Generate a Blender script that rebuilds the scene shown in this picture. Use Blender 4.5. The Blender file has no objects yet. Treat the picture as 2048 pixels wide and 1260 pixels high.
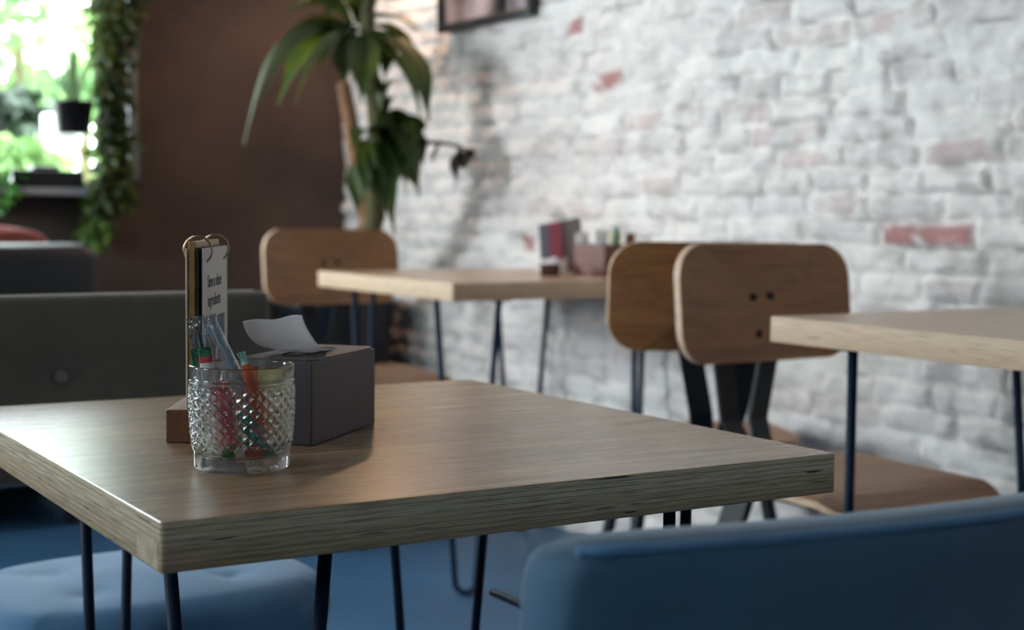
import bpy, bmesh, math, random
from mathutils import Vector, Matrix, noise
random.seed(7)
SC = bpy.context.scene
COL = SC.collection
PI = math.pi

# ------------------------------------------------------------------ helpers
def lin(c):
    c /= 255.0
    return c/12.92 if c <= .04045 else ((c+.055)/1.055)**2.4
def rgb(r, g, b): return (lin(r), lin(g), lin(b), 1.0)

def mesh_obj(name, bm, mats, parent=None, smooth=False, loc=None, rotz=0.0):
    me = bpy.data.meshes.new(name)
    if name != 'wall_right': bmesh.ops.recalc_face_normals(bm, faces=bm.faces)
    bm.to_mesh(me); bm.free()
    for m in (mats if isinstance(mats, (list, tuple)) else [mats]): me.materials.append(m)
    if smooth:
        for p in me.polygons: p.use_smooth = True
    o = bpy.data.objects.new(name, me); COL.objects.link(o)
    if parent: o.parent = parent
    if loc: o.location = loc
    o.rotation_euler.z = rotz
    return o
def tag(o, label=None, cat=None, group=None, kind=None):
    if label: o['label'] = label
    if cat: o['category'] = cat
    if group: o['group'] = group
    if kind: o['kind'] = kind
    return o
def empty(name, loc=(0,0,0), rotz=0, label=None, cat=None, group=None):
    o = bpy.data.objects.new(name, None); COL.objects.link(o)
    o.empty_display_size = .05
    o.location = loc; o.rotation_euler.z = rotz
    return tag(o, label, cat, group)
def copy_tree(o, parent=None):
    c = o.copy(); COL.objects.link(c); c.parent = parent
    for ch in [x for x in SC.objects if x.parent == o]: copy_tree(ch, c)
    return c
def relabel(o, label, group=None):
    o['label'] = label
    if group: o['group'] = group
    return o

def B(): return bmesh.new()
def box(bm, x0, x1, y0, y1, z0, z1, bev=0.0, seg=2, mi=0):
    vs = [bm.verts.new(p) for p in ((x0,y0,z0),(x1,y0,z0),(x1,y1,z0),(x0,y1,z0),(x0,y0,z1),(x1,y0,z1),(x1,y1,z1),(x0,y1,z1))]
    fs = [bm.faces.new([vs[i] for i in f]) for f in ((3,2,1,0),(4,5,6,7),(0,1,5,4),(1,2,6,5),(2,3,7,6),(3,0,4,7))]
    for f in fs: f.material_index = mi
    if bev > 0:
        es = list({e for f in fs for e in f.edges})
        bmesh.ops.bevel(bm, geom=es, offset=bev, segments=seg, profile=.5, affect='EDGES', material=mi)
    return vs
def tube(bm, pts, r, n=10, caps=True, closed=False):
    pts = [Vector(p) for p in pts]
    rs = r if isinstance(r, (list, tuple)) else [r]*len(pts)
    rings = []
    ref = None
    N = len(pts)
    for i, p in enumerate(pts):
        a = pts[i-1] if (i > 0 or closed) else p
        b = pts[(i+1) % N] if (i < N-1 or closed) else p
        t = (b-a).normalized()
        if ref is None:
            ref = t.orthogonal().normalized()
        ref = (ref - t*ref.dot(t)).normalized()
        q = t.cross(ref)
        rings.append([bm.verts.new(p + (ref*math.cos(2*PI*k/n)+q*math.sin(2*PI*k/n))*rs[i]) for k in range(n)])
    for i in range(N if closed else N-1):
        A, C = rings[i], rings[(i+1) % N]
        for k in range(n): bm.faces.new((A[k], A[(k+1)%n], C[(k+1)%n], C[k]))
    if caps and not closed:
        bm.faces.new(rings[0][::-1]); bm.faces.new(rings[-1])
def lathe(bm, prof, n=48, cx=0, cy=0, closed=False):
    rings = []
    for r, z in prof:
        if r < 1e-6: rings.append([bm.verts.new((cx, cy, z))])
        else: rings.append([bm.verts.new((cx+r*math.cos(2*PI*k/n), cy+r*math.sin(2*PI*k/n), z)) for k in range(n)])
    M = len(rings)
    for i in range(M if closed else M-1):
        A, C = rings[i], rings[(i+1) % M]
        for k in range(n):
            k2 = (k+1) % n
            if len(A) == 1 and len(C) == 1: continue
            if len(A) == 1: bm.faces.new((A[0], C[k2], C[k]))
            elif len(C) == 1: bm.faces.new((A[k], A[k2], C[0]))
            else: bm.faces.new((A[k], A[k2], C[k2], C[k]))
def grid(bm, f, nu, nv, mi=0, mf=None):
    V = [[bm.verts.new(f(i/nu, j/nv)) for j in range(nv+1)] for i in range(nu+1)]
    for i in range(nu):
        for j in range(nv):
            fc = bm.faces.new((V[i][j], V[i+1][j], V[i+1][j+1], V[i][j+1]))
            fc.material_index = mf((i+.5)/nu, (j+.5)/nv) if mf else mi
    return V
def solid(o, t, off=0.0):
    m = o.modifiers.new('thickness', 'SOLIDIFY'); m.thickness = t; m.offset = off
    return m
def subsurf(o, n=2):
    m = o.modifiers.new('smooth', 'SUBSURF'); m.levels = n; m.render_levels = n
def bez(p0, p1, p2, n=10):
    p0, p1, p2 = Vector(p0), Vector(p1), Vector(p2)
    return [p0*(1-t)**2 + p1*2*t*(1-t) + p2*t*t for t in [i/n for i in range(n+1)]]
def sstep(a, b, x):
    t = max(0, min(1, (x-a)/(b-a))); return t*t*(3-2*t)

# ------------------------------------------------------------------ materials
def new_mat(name):
    m = bpy.data.materials.new(name); m.use_nodes = True
    return m, m.node_tree, m.node_tree.nodes['Principled BSDF']
def mat(name, col, rough=.6, metal=0, spec=.5, noise_amt=0, scale=20, stretch=(1,1,1), bump=0, col2=None, sheen=0, coat=0, trans=0, alpha=1):
    m, nt, b = new_mat(name)
    b.inputs['Base Color'].default_value = col
    b.inputs['Roughness'].default_value = rough
    b.inputs['Metallic'].default_value = metal
    b.inputs['Specular IOR Level'].default_value = spec
    b.inputs['Coat Weight'].default_value = coat
    if sheen: b.inputs['Sheen Weight'].default_value = sheen
    if noise_amt or bump:
        tc = nt.nodes.new('ShaderNodeTexCoord'); mp = nt.nodes.new('ShaderNodeMapping')
        mp.inputs['Scale'].default_value = stretch
        nz = nt.nodes.new('ShaderNodeTexNoise'); nz.inputs['Scale'].default_value = scale; nz.inputs['Detail'].default_value = 5
        nt.links.new(tc.outputs['Object'], mp.inputs['Vector']); nt.links.new(mp.outputs['Vector'], nz.inputs['Vector'])
        if noise_amt:
            mx = nt.nodes.new('ShaderNodeMix'); mx.data_type = 'RGBA'
            c2 = col2 or tuple([c*(1-noise_amt) for c in col[:3]]+[1])
            mx.inputs[6].default_value = col; mx.inputs[7].default_value = c2
            rp = nt.nodes.new('ShaderNodeMapRange'); rp.inputs[1].default_value = .35; rp.inputs[2].default_value = .65
            nt.links.new(nz.outputs['Fac'], rp.inputs[0]); nt.links.new(rp.outputs[0], mx.inputs[0])
            nt.links.new(mx.outputs[2], b.inputs['Base Color'])
        if bump:
            bp = nt.nodes.new('ShaderNodeBump'); bp.inputs['Strength'].default_value = bump; bp.inputs['Distance'].default_value = .002
            nt.links.new(nz.outputs['Fac'], bp.inputs['Height']); nt.links.new(bp.outputs['Normal'], b.inputs['Normal'])
    return m

def wood_top(name, c1, c2, rough=.3):
    """wood veneer, grain along local X"""
    m, nt, b = new_mat(name)
    N, L = nt.nodes, nt.links
    tc = N.new('ShaderNodeTexCoord'); mp = N.new('ShaderNodeMapping'); mp.inputs['Scale'].default_value = (2.2, 30, 30)
    nz = N.new('ShaderNodeTexNoise'); nz.inputs['Scale'].default_value = 1.6; nz.inputs['Detail'].default_value = 7; nz.inputs['Roughness'].default_value = .62; nz.inputs['Distortion'].default_value = .4
    mp2 = N.new('ShaderNodeMapping'); mp2.inputs['Scale'].default_value = (14, 260, 260)
    nz2 = N.new('ShaderNodeTexNoise'); nz2.inputs['Scale'].default_value = 1.4; nz2.inputs['Detail'].default_value = 3
    L.new(tc.outputs['Object'], mp.inputs['Vector']); L.new(mp.outputs['Vector'], nz.inputs['Vector'])
    L.new(tc.outputs['Object'], mp2.inputs['Vector']); L.new(mp2.outputs['Vector'], nz2.inputs['Vector'])
    r = N.new('ShaderNodeValToRGB'); r.color_ramp.elements[0].position = .3; r.color_ramp.elements[1].position = .7
    r.color_ramp.elements[0].color = c2; r.color_ramp.elements[1].color = c1
    L.new(nz.outputs['Fac'], r.inputs[0])
    r2 = N.new('ShaderNodeValToRGB'); r2.color_ramp.elements[0].position = .38; r2.color_ramp.elements[1].position = .5
    r2.color_ramp.elements[0].color = (.72,.68,.64,1); r2.color_ramp.elements[1].color = (1,1,1,1)
    L.new(nz2.outputs['Fac'], r2.inputs[0])
    mx = N.new('ShaderNodeMix'); mx.data_type = 'RGBA'; mx.blend_type = 'MULTIPLY'; mx.inputs[0].default_value = .8
    L.new(r.outputs[0], mx.inputs[6]); L.new(r2.outputs[0], mx.inputs[7]); L.new(mx.outputs[2], b.inputs['Base Color'])
    b.inputs['Roughness'].default_value = rough; b.inputs['Specular IOR Level'].default_value = .62
    bp = N.new('ShaderNodeBump'); bp.inputs['Strength'].default_value = .16; bp.inputs['Distance'].default_value = .001
    L.new(nz2.outputs['Fac'], bp.inputs['Height']); L.new(bp.outputs['Normal'], b.inputs['Normal'])
    return m
def ply_edge(name, light, mid, dark, step=.0048):
    """plywood edge: veneer layers stacked in local Z, slightly wavy, with dark glue lines and voids"""
    m, nt, b = new_mat(name)
    N, L = nt.nodes, nt.links
    tc = N.new('ShaderNodeTexCoord'); sx = N.new('ShaderNodeSeparateXYZ'); L.new(tc.outputs['Object'], sx.inputs[0])
    mpw = N.new('ShaderNodeMapping'); mpw.inputs['Scale'].default_value = (5, 5, 25)
    nw = N.new('ShaderNodeTexNoise'); nw.inputs['Scale'].default_value = 2; nw.inputs['Detail'].default_value = 3
    L.new(tc.outputs['Object'], mpw.inputs['Vector']); L.new(mpw.outputs['Vector'], nw.inputs['Vector'])
    wv = N.new('ShaderNodeMath'); wv.operation = 'MULTIPLY_ADD'; wv.inputs[1].default_value = .0016
    L.new(nw.outputs['Fac'], wv.inputs[0]); L.new(sx.outputs['Z'], wv.inputs[2])
    dv = N.new('ShaderNodeMath'); dv.operation = 'DIVIDE'; dv.inputs[1].default_value = step; L.new(wv.outputs[0], dv.inputs[0])
    wn = N.new('ShaderNodeMath'); wn.operation = 'FLOOR'; L.new(dv.outputs[0], wn.inputs[0])
    wh = N.new('ShaderNodeTexWhiteNoise'); wh.noise_dimensions = '1D'; L.new(wn.outputs[0], wh.inputs['W'])
    fr = N.new('ShaderNodeMath'); fr.operation = 'FRACT'; L.new(dv.outputs[0], fr.inputs[0])
    ramp = N.new('ShaderNodeValToRGB'); e = ramp.color_ramp.elements
    e[0].position = 0; e[0].color = light; e[1].position = 1; e[1].color = mid
    L.new(wh.outputs['Value'], ramp.inputs[0])
    # thin dark glue line at each layer's border
    ln = N.new('ShaderNodeMapRange'); ln.inputs[1].default_value = 0; ln.inputs[2].default_value = .30; ln.inputs[3].default_value = 1; ln.inputs[4].default_value = 0
    L.new(fr.outputs[0], ln.inputs[0])
    # fine streaks
    mps = N.new('ShaderNodeMapping'); mps.inputs['Scale'].default_value = (9, 9, 420)
    ns = N.new('ShaderNodeTexNoise'); ns.inputs['Scale'].default_value = 2.2; ns.inputs['Detail'].default_value = 4
    L.new(tc.outputs['Object'], mps.inputs['Vector']); L.new(mps.outputs['Vector'], ns.inputs['Vector'])
    st = N.new('ShaderNodeMapRange'); st.inputs[1].default_value = .45; st.inputs[2].default_value = .72; st.inputs[3].default_value = 0; st.inputs[4].default_value = .8
    L.new(ns.outputs['Fac'], st.inputs[0])
    mul = N.new('ShaderNodeMath'); mul.operation = 'MULTIPLY'; L.new(ln.outputs[0], mul.inputs[0])
    mpg = N.new('ShaderNodeMapping'); mpg.inputs['Scale'].default_value = (7, 7, 90)
    ng = N.new('ShaderNodeTexNoise'); ng.inputs['Scale'].default_value = 1.5
    L.new(tc.outputs['Object'], mpg.inputs['Vector']); L.new(mpg.outputs['Vector'], ng.inputs['Vector'])
    gg = N.new('ShaderNodeMapRange'); gg.inputs[1].default_value = .25; gg.inputs[2].default_value = .5; L.new(ng.outputs['Fac'], gg.inputs[0])
    L.new(gg.outputs[0], mul.inputs[1])
    mxm = N.new('ShaderNodeMath'); mxm.operation = 'MAXIMUM'; L.new(mul.outputs[0], mxm.inputs[0]); L.new(st.outputs[0], mxm.inputs[1])
    # voids
    mpv = N.new('ShaderNodeMapping'); mpv.inputs['Scale'].default_value = (10, 10, 210)
    nv = N.new('ShaderNodeTexNoise'); nv.inputs['Scale'].default_value = 1.3; nv.inputs['Detail'].default_value = 1
    L.new(tc.outputs['Object'], mpv.inputs['Vector']); L.new(mpv.outputs['Vector'], nv.inputs['Vector'])
    vd = N.new('ShaderNodeMapRange'); vd.inputs[1].default_value = .70; vd.inputs[2].default_value = .73; L.new(nv.outputs['Fac'], vd.inputs[0])
    m1 = N.new('ShaderNodeMix'); m1.data_type = 'RGBA'; L.new(mxm.outputs[0], m1.inputs[0]); L.new(ramp.outputs[0], m1.inputs[6]); m1.inputs[7].default_value = dark
    m2 = N.new('ShaderNodeMix'); m2.data_type = 'RGBA'; L.new(vd.outputs[0], m2.inputs[0]); L.new(m1.outputs[2], m2.inputs[6]); m2.inputs[7].default_value = rgb(38,32,36)
    L.new(m2.outputs[2], b.inputs['Base Color'])
    b.inputs['Roughness'].default_value = .5
    return m
def glass_mat(name, tint=(1,1,1,1), mix=.3, rough=0.0, ior=1.5):
    m = bpy.data.materials.new(name); m.use_nodes = True; nt = m.node_tree
    for n in list(nt.nodes): nt.nodes.remove(n)
    o = nt.nodes.new('ShaderNodeOutputMaterial'); g = nt.nodes.new('ShaderNodeBsdfGlass'); t = nt.nodes.new('ShaderNodeBsdfTransparent'); x = nt.nodes.new('ShaderNodeMixShader')
    g.inputs['Color'].default_value = tint; g.inputs['Roughness'].default_value = rough; g.inputs['IOR'].default_value = ior
    t.inputs['Color'].default_value = tint; x.inputs[0].default_value = mix
    nt.links.new(g.outputs[0], x.inputs[1]); nt.links.new(t.outputs[0], x.inputs[2]); nt.links.new(x.outputs[0], o.inputs[0])
    return m
def film_mat(name, tint=(.95,.97,1,1), refl=.18, rough=.12, bump=.6, scale=260):
    """clear thin film or pane: see-through with a gloss"""
    m = bpy.data.materials.new(name); m.use_nodes = True; nt = m.node_tree
    for n in list(nt.nodes): nt.nodes.remove(n)
    o = nt.nodes.new('ShaderNodeOutputMaterial'); g = nt.nodes.new('ShaderNodeBsdfGlossy'); t = nt.nodes.new('ShaderNodeBsdfTransparent'); x = nt.nodes.new('ShaderNodeMixShader')
    g.inputs['Roughness'].default_value = rough; t.inputs['Color'].default_value = tint
    lw = nt.nodes.new('ShaderNodeLayerWeight'); lw.inputs['Blend'].default_value = .35
    mr = nt.nodes.new('ShaderNodeMapRange'); mr.inputs[3].default_value = refl; mr.inputs[4].default_value = .75
    nt.links.new(lw.outputs['Facing'], mr.inputs[0]); nt.links.new(mr.outputs[0], x.inputs[0])
    if bump:
        nz = nt.nodes.new('ShaderNodeTexNoise'); nz.inputs['Scale'].default_value = scale
        tc = nt.nodes.new('ShaderNodeTexCoord'); nt.links.new(tc.outputs['Object'], nz.inputs['Vector'])
        bp = nt.nodes.new('ShaderNodeBump'); bp.inputs['Strength'].default_value = bump; bp.inputs['Distance'].default_value = .002
        nt.links.new(nz.outputs['Fac'], bp.inputs['Height']); nt.links.new(bp.outputs['Normal'], g.inputs['Normal'])
    nt.links.new(t.outputs[0], x.inputs[1]); nt.links.new(g.outputs[0], x.inputs[2]); nt.links.new(x.outputs[0], o.inputs[0])
    return m
def leaf_mat(name, c1, c2, rough=.45, scale=6, transl=.25):
    m, nt, b = new_mat(name)
    N, L = nt.nodes, nt.links
    tc = N.new('ShaderNodeTexCoord'); nz = N.new('ShaderNodeTexNoise'); nz.inputs['Scale'].default_value = scale
    L.new(tc.outputs['Object'], nz.inputs['Vector'])
    mr = N.new('ShaderNodeMapRange'); mr.inputs[1].default_value = .38; mr.inputs[2].default_value = .62; L.new(nz.outputs['Fac'], mr.inputs[0])
    mx = N.new('ShaderNodeMix'); mx.data_type = 'RGBA'; mx.inputs[6].default_value = c1; mx.inputs[7].default_value = c2
    L.new(mr.outputs[0], mx.inputs[0]); L.new(mx.outputs[2], b.inputs['Base Color'])
    b.inputs['Roughness'].default_value = rough
    t = N.new('ShaderNodeBsdfTranslucent'); L.new(mx.outputs[2], t.inputs['Color'])
    ms = N.new('ShaderNodeMixShader'); ms.inputs[0].default_value = transl
    out = N['Material Output']
    L.new(b.outputs[0], ms.inputs[1]); L.new(t.outputs[0], ms.inputs[2]); L.new(ms.outputs[0], out.inputs['Surface'])
    return m

M = {}
M['oak'] = wood_top('oak_veneer', rgb(182,152,118), rgb(130,102,74), .27)
M['oak_far'] = wood_top('pale_oak_veneer', rgb(200,166,132), rgb(176,140,106), .28)
M['ply'] = ply_edge('plywood_edge', rgb(216,198,166), rgb(170,146,110), rgb(92,72,54))
M['ply_far'] = ply_edge('pale_plywood_edge', rgb(226,198,168), rgb(206,174,142), rgb(160,126,98))
M['endgrain'] = mat('end_grain', rgb(206,190,160), .6, noise_amt=.35, scale=30, stretch=(1,2,3))
M['steel'] = mat('dark_blue_painted_steel', rgb(11,34,58), .6, spec=.2)
M['black_steel'] = mat('black_blue_steel', rgb(14,22,32), .55)
M['chair_wood'] = wood_top('brown_chair_veneer', rgb(170,118,70), rgb(132,86,48), .45)
M['chair_edge'] = mat('pale_ply_chair_edge', rgb(214,180,150), .5, noise_amt=.2, scale=60)
M['bolt'] = mat('dark_bolt', rgb(40,30,24), .4, metal=.6)
M['beige'] = mat('taupe_upholstery', rgb(98,90,82), .85, noise_amt=.12, scale=40, bump=.25, sheen=.3)
M['seam_highlight'] = mat('pale_seam_highlight', rgb(196,190,184), .6)  # pale colour paints the light along the taupe chair's top edge
M['button'] = mat('button_cloth', rgb(132,124,116), .6)
M['blue_seat'] = mat('blue_upholstery', rgb(90,140,184), .8, noise_amt=.10, scale=9, bump=.1, sheen=.2)
M['navy_back'] = mat('slate_blue_upholstery', rgb(68,110,142), .75, noise_amt=.25, scale=7, bump=.15, sheen=.25)
M['white_paper'] = mat('white_tissue', rgb(232,230,232), .9, noise_amt=.05, scale=60)
M['tissue'] = leaf_mat('napkin_tissue', rgb(240,238,240), rgb(232,230,234), .9, 30, .5)
M['box'] = mat('dark_plum_card', rgb(78,68,76), .5, noise_amt=.10, scale=14)
M['holder_wood'] = wood_top('brown_block_wood', rgb(132,84,54), rgb(104,64,42), .45)
M['board_wood'] = wood_top('pale_board_wood', rgb(190,146,92), rgb(158,114,66), .45)
M['steel_ring'] = mat('brass_toned_ring', rgb(190,168,130), .25, metal=1)
M['page'] = mat('menu_paper', rgb(214,208,204), .7)
M['ink'] = mat('grey_ink', rgb(110,106,108), .8)
M['print_blue'] = mat('print_blue', rgb(120,132,150), .7, noise_amt=.5, scale=60)
M['print_rose'] = mat('print_rose', rgb(120,98,102), .7, noise_amt=.5, scale=60)
M['dark_card'] = mat('dark_card', rgb(42,32,24), .7)
M['tumbler'] = glass_mat('clear_glass', (.99,1,1,1), .16)
M['film'] = film_mat('clear_film', (.90,.94,.98,1), .34, .18)
M['pane'] = film_mat('window_glass', (.97,.99,.98,1), .04, .0, 0)
M['black_plastic'] = mat('black_plastic', rgb(16,18,22), .35)
M['grey_plastic'] = mat('blue_grey_plastic', rgb(150,166,182), .3)
for n, c in dict(red=(176,36,40), green=(10,104,62), white=(222,216,212), orange=(206,92,46), teal=(150,204,194), pink=(196,84,96), yellow=(214,200,116), cream=(226,222,160), teal_deep=(60,128,128), brown=(110,66,48), grey_blue=(120,136,160)).items():
    M[n] = mat('sachet_'+n, rgb(*c), .45)

# ------------------------------------------------------------------ camera
F_PX = 2950.26
cam_d = bpy.data.cameras.new('camera'); cam = bpy.data.objects.new('camera', cam_d); COL.objects.link(cam)
cam_d.sensor_fit = 'HORIZONTAL'; cam_d.sensor_width = 36; cam_d.lens = F_PX/2048*36
T = .69                                        # height of the near table
cam.location = (-.35700, -1.08529, T+.23878)
cam.rotation_euler = (math.radians(86.04446), math.radians(-.60569), math.radians(-31.63472))
cam_d.clip_start = .02
cam_d.dof.use_dof = True; cam_d.dof.focus_distance = 1.40; cam_d.dof.aperture_fstop = 4.6; cam_d.dof.aperture_blades = 9
SC.camera = cam
CM = cam.rotation_euler.to_matrix(); CL = Vector(cam.location)
def ray(px, py): return CM @ Vector(((px-1024)/F_PX, -(py-630)/F_PX, -1))
def at(px, py, d): return CL + ray(px, py)*d
def atX(px, py, X): r = ray(px, py); return CL + r*((X-CL.x)/r.x)
def atY(px, py, Y): r = ray(px, py); return CL + r*((Y-CL.y)/r.y)

# ------------------------------------------------------------------ room
XW, YB, XL, YF, ZC = 2.05, 4.0, -2.4, -3.2, 2.75
RED_SPOTS = [(1150,65),(1235,172),(1080,495),(1935,450),(1800,25),(1640,290),(1975,300),(905,165),(1560,292),(1300,260)]
PITCH, BLEN = .0575, .215
def brick_id(y, z):
    z2 = z + .010*noise.noise((y*3.1, z*3.1, 1.7)); y2 = y + .02*noise.noise((y*3, z*9, 8.2))
    row = math.floor(z2/PITCH)
    off = (row % 2)*.5 + .28*math.sin(row*12.9)
    ln = BLEN*(1+.22*math.sin(row*4.7))
    u = y2/ln + off
    c = math.floor(u)
    return row, c, (u-c)*ln, ln-(u-c)*ln, z2-row*PITCH, (row+1)*PITCH-z2
def hsh(a, b, s=0): 
    v = math.sin(a*127.1+b*311.7+s*74.7)*43758.5453; return v-math.floor(v)
reds = {}
for i, p in enumerate(RED_SPOTS):
    q = atX(p[0], p[1], XW-.01); r = brick_id(q.y, q.z); reds[(r[0], r[1])] = 1.0 if i < 4 else .34
def brick_wall():
    bm = B()
    lay = bm.verts.layers.float.new('bare'); lay2 = bm.verts.layers.float.new('tone'); lay3 = bm.verts.layers.float.new('crack')
    y0, y1, z0, z1, st = -.2, YB, 0.0, 1.95, .0082
    ny, nz = int((y1-y0)/st), int((z1-z0)/st)
    rows = []
    for j in range(nz+1):
        z = z0+(z1-z0)*j/nz; rw = []
        for i in range(ny+1):
            y = y0+(y1-y0)*i/ny
            r, c, a, b, d, e = brick_id(y, z)
            edge = min(a, b, d, e)
            rough = noise.fractal((y*14, z*22, .3), .8, 2.1, 4)
            wear = noise.noise((y*2.3, z*3.1, 5.5))
            g = sstep(0, .013+.004*wear, edge + .004*rough)
            h = g*(.008+.006*wear) + (hsh(r, c)-.5)*.009*g + .0085*rough + .006*noise.noise((y*5, z*8, 2))
            v = bm.verts.new((XW-.012-h, y, z))
            bare = reds.get((r, c), 0)
            if bare == 0 and hsh(r, c, 3) > .93: bare = .22
            patch = sstep(.0, .28, noise.fractal((y*9, z*14, 9), .8, 2, 3)+.22)
            v[lay] = bare*g*patch if bare < 1 else bare*g*sstep(-.10, .28, noise.fractal((y*9, z*14, 9), .8, 2, 3)+.18)
            v[lay2] = hsh(r, c, 6)*g
            v[lay3] = (1-sstep(.001, .009, edge))*sstep(-.02, .4, noise.noise((y*11, z*19, 21)))*.62
            rw.append(v)
        rows.append(rw)
    for j in range(nz):
        for i in range(ny):
            bm.faces.new((rows[j][i], rows[j+1][i], rows[j+1][i+1], rows[j][i+1]))
    # plain remainder out of the picture, and the back of the wall
    def q(*p): bm.faces.new([bm.verts.new(x) for x in p])
    x = XW-.012
    q((x,YF,0),(x,YF,ZC),(x,y0,ZC),(x,y0,0)); q((x,y0,z1),(x,y0,ZC),(x,y1,ZC),(x,y1,z1))
    q((XW+.2,YF,0),(XW+.2,y1,0),(XW+.2,y1,ZC),(XW+.2,YF,ZC))
    q((x,y0,0),(x,y0,z1),(XW+.01,y0,z1),(XW+.01,y0,0))
    m, nt, b = new_mat('white_painted_brick'); N, L = nt.nodes, nt.links
    a1 = N.new('ShaderNodeAttribute'); a1.attribute_name = 'bare'; a2 = N.new('ShaderNodeAttribute'); a2.attribute_name = 'tone'
    tc = N.new('ShaderNodeTexCoord')
    nz_ = N.new('ShaderNodeTexNoise'); nz_.inputs['Scale'].default_value = 7; nz_.inputs['Detail'].default_value = 7; nz_.inputs['Roughness'].default_value = .65
    mp = N.new('ShaderNodeMapping'); mp.inputs['Scale'].default_value = (1, 1, 1.9)
    L.new(tc.outputs['Object'], mp.inputs['Vector']); L.new(mp.outputs['Vector'], nz_.inputs['Vector'])
    mr = N.new('ShaderNodeMapRange'); mr.inputs[1].default_value = .50; mr.inputs[2].default_value = .74; mr.inputs[4].default_value = .65; L.new(nz_.outputs['Fac'], mr.inputs[0])
    paint = N.new('ShaderNodeMix'); paint.data_type = 'RGBA'; paint.inputs[6].default_value = rgb(226,219,215); paint.inputs[7].default_value = rgb(208,200,198)
    L.new(a2.outputs['Fac'], paint.inputs[0])
    gr = N.new('ShaderNodeMix'); gr.data_type = 'RGBA'; gr.inputs[7].default_value = rgb(146,136,134)
    L.new(mr.outputs[0], gr.inputs[0]); L.new(paint.outputs[2], gr.inputs[6])
    bx = N.new('ShaderNodeMix'); bx.data_type = 'RGBA'; bx.inputs[7].default_value = rgb(168,116,114)
    L.new(a1.outputs['Fac'], bx.inputs[0]); L.new(gr.outputs[2], bx.inputs[6]); L.new(bx.outputs[2], b.inputs['Base Color'])
    a3 = N.new('ShaderNodeAttribute'); a3.attribute_name = 'crack'
    ck = N.new('ShaderNodeMix'); ck.data_type = 'RGBA'; ck.inputs[7].default_value = rgb(92,84,82)
    L.new(a3.outputs['Fac'], ck.inputs[0]); L.new(bx.outputs[2], ck.inputs[6]); L.new(ck.outputs[2], b.inputs['Base Color'])
    b.inputs['Roughness'].default_value = .7
    n2 = N.new('ShaderNodeTexNoise'); n2.inputs['Scale'].default_value = 70; n2.inputs['Detail'].default_value = 4; L.new(tc.outputs['Object'], n2.inputs['Vector'])
    bp = N.new('ShaderNodeBump'); bp.inputs['Strength'].default_value = .5; bp.inputs['Distance'].default_value = .004
    L.new(n2.outputs['Fac'], bp.inputs['Height']); L.new(bp.outputs['Normal'], b.inputs['Normal'])
    o = mesh_obj('wall_right', bm, m, smooth=True); o['kind'] = 'structure'
    return o
brick_wall()

M['plaster_dark'] = mat('brown_dark_plaster', rgb(84,68,60), .85, noise_amt=.35, scale=2.5, bump=.2, col2=rgb(58,50,48))
M['plaster'] = mat('grey_plaster', rgb(128,138,148), .85, noise_amt=.1, scale=4)
M['ceiling'] = mat('ceiling_paint', rgb(120,116,112), .9)
M['floor'] = mat('blue_grey_concrete', rgb(62,104,142), .45, noise_amt=.18, scale=3)
M['frame_grey'] = mat('blue_grey_window_frame', rgb(104,116,126), .4)

def struct(name, bm, m, parent=None):
    o = mesh_obj(name, bm, m, parent)
    if not parent: o['kind'] = 'structure'
    return o
bm = B(); box(bm, XL, XW+.2, YF, YB+.2, -.1, 0); struct('floor', bm, M['floor'])
bm = B(); box(bm, XL-.2, XW+.2, YF, YB+.2, ZC, ZC+.1); struct('ceiling', bm, M['ceiling'])
# back wall with the window opening seen at the left of the picture
WX0, WX1, WZ0, WZ1 = -.2, 1.205, .985, 2.45
bm = B()
box(bm, XL, WX0, YB, YB+.18, 0, ZC); box(bm, WX1, XW+.2, YB, YB+.18, 0, ZC)
box(bm, WX0, WX1, YB, YB+.18, 0, WZ0); box(bm, WX0, WX1, YB, YB+.18, WZ1, ZC)
struct('wall_back', bm, M['plaster_dark'])
# left wall with two unseen windows and a front one added for fill light
LWIN = [(-1.65, -.95, 1.5, 2.4), (.8, 1.5, 1.5, 2.35), (2.75, 3.8, .85, 2.1)]
bm = B(); ycur = YF
for (a, b_, z0, z1) in LWIN:
    box(bm, XL-.2, XL, ycur, a, 0, ZC); box(bm, XL-.2, XL, a, b_, 0, z0); box(bm, XL-.2, XL, a, b_, z1, ZC); ycur = b_
box(bm, XL-.2, XL, ycur, YB+.2, 0, ZC)
struct('wall_left', bm, M['plaster'])
bm = B(); box(bm, XL-.2, XW+.2, YF-.2, YF, 0, ZC); struct('wall_front', bm, M['plaster'])

def window_frame(n, horiz, a0, a1, z0, z1, fixed, bars):
    """frame and panes of one window; horiz: runs along X (True) or Y"""
    w = .05
    bm = B()
    def bx(a, b_, c, d):
        if horiz: box(bm, a, b_, fixed-.03, fixed+.03, c, d, .004)
        else: box(bm, fixed-.03, fixed+.03, a, b_, c, d, .004)
    bx(a0, a0+w, z0, z1); bx(a1-w, a1, z0, z1); bx(a0+w, a1-w, z0, z0+w*.6); bx(a0+w, a1-w, z1-w, z1)
    for c in bars: bx(c-w/2, c+w/2, z0+w*.6, z1-w)
    o = mesh_obj('window_%d' % n, bm, M['frame_grey']); o['kind'] = 'structure'
    e = [a0+w]+[c for c in bars]+[a1-w]
    for i in range(len(e)-1):
        b2 = B(); l, r = e[i]+(w/2 if i else 0), e[i+1]-(w/2 if i < len(e)-2 else 0)
        if horiz: box(b2, l, r, fixed-.003, fixed+.003, z0+w*.6, z1-w)
        else: box(b2, fixed-.003, fixed+.003, l, r, z0+w*.6, z1-w)
        mesh_obj('pane', b2, M['pane'], o)
    return o
window_frame(1, True, WX0, WX1, WZ0, WZ1, YB+.12, [])
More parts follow.
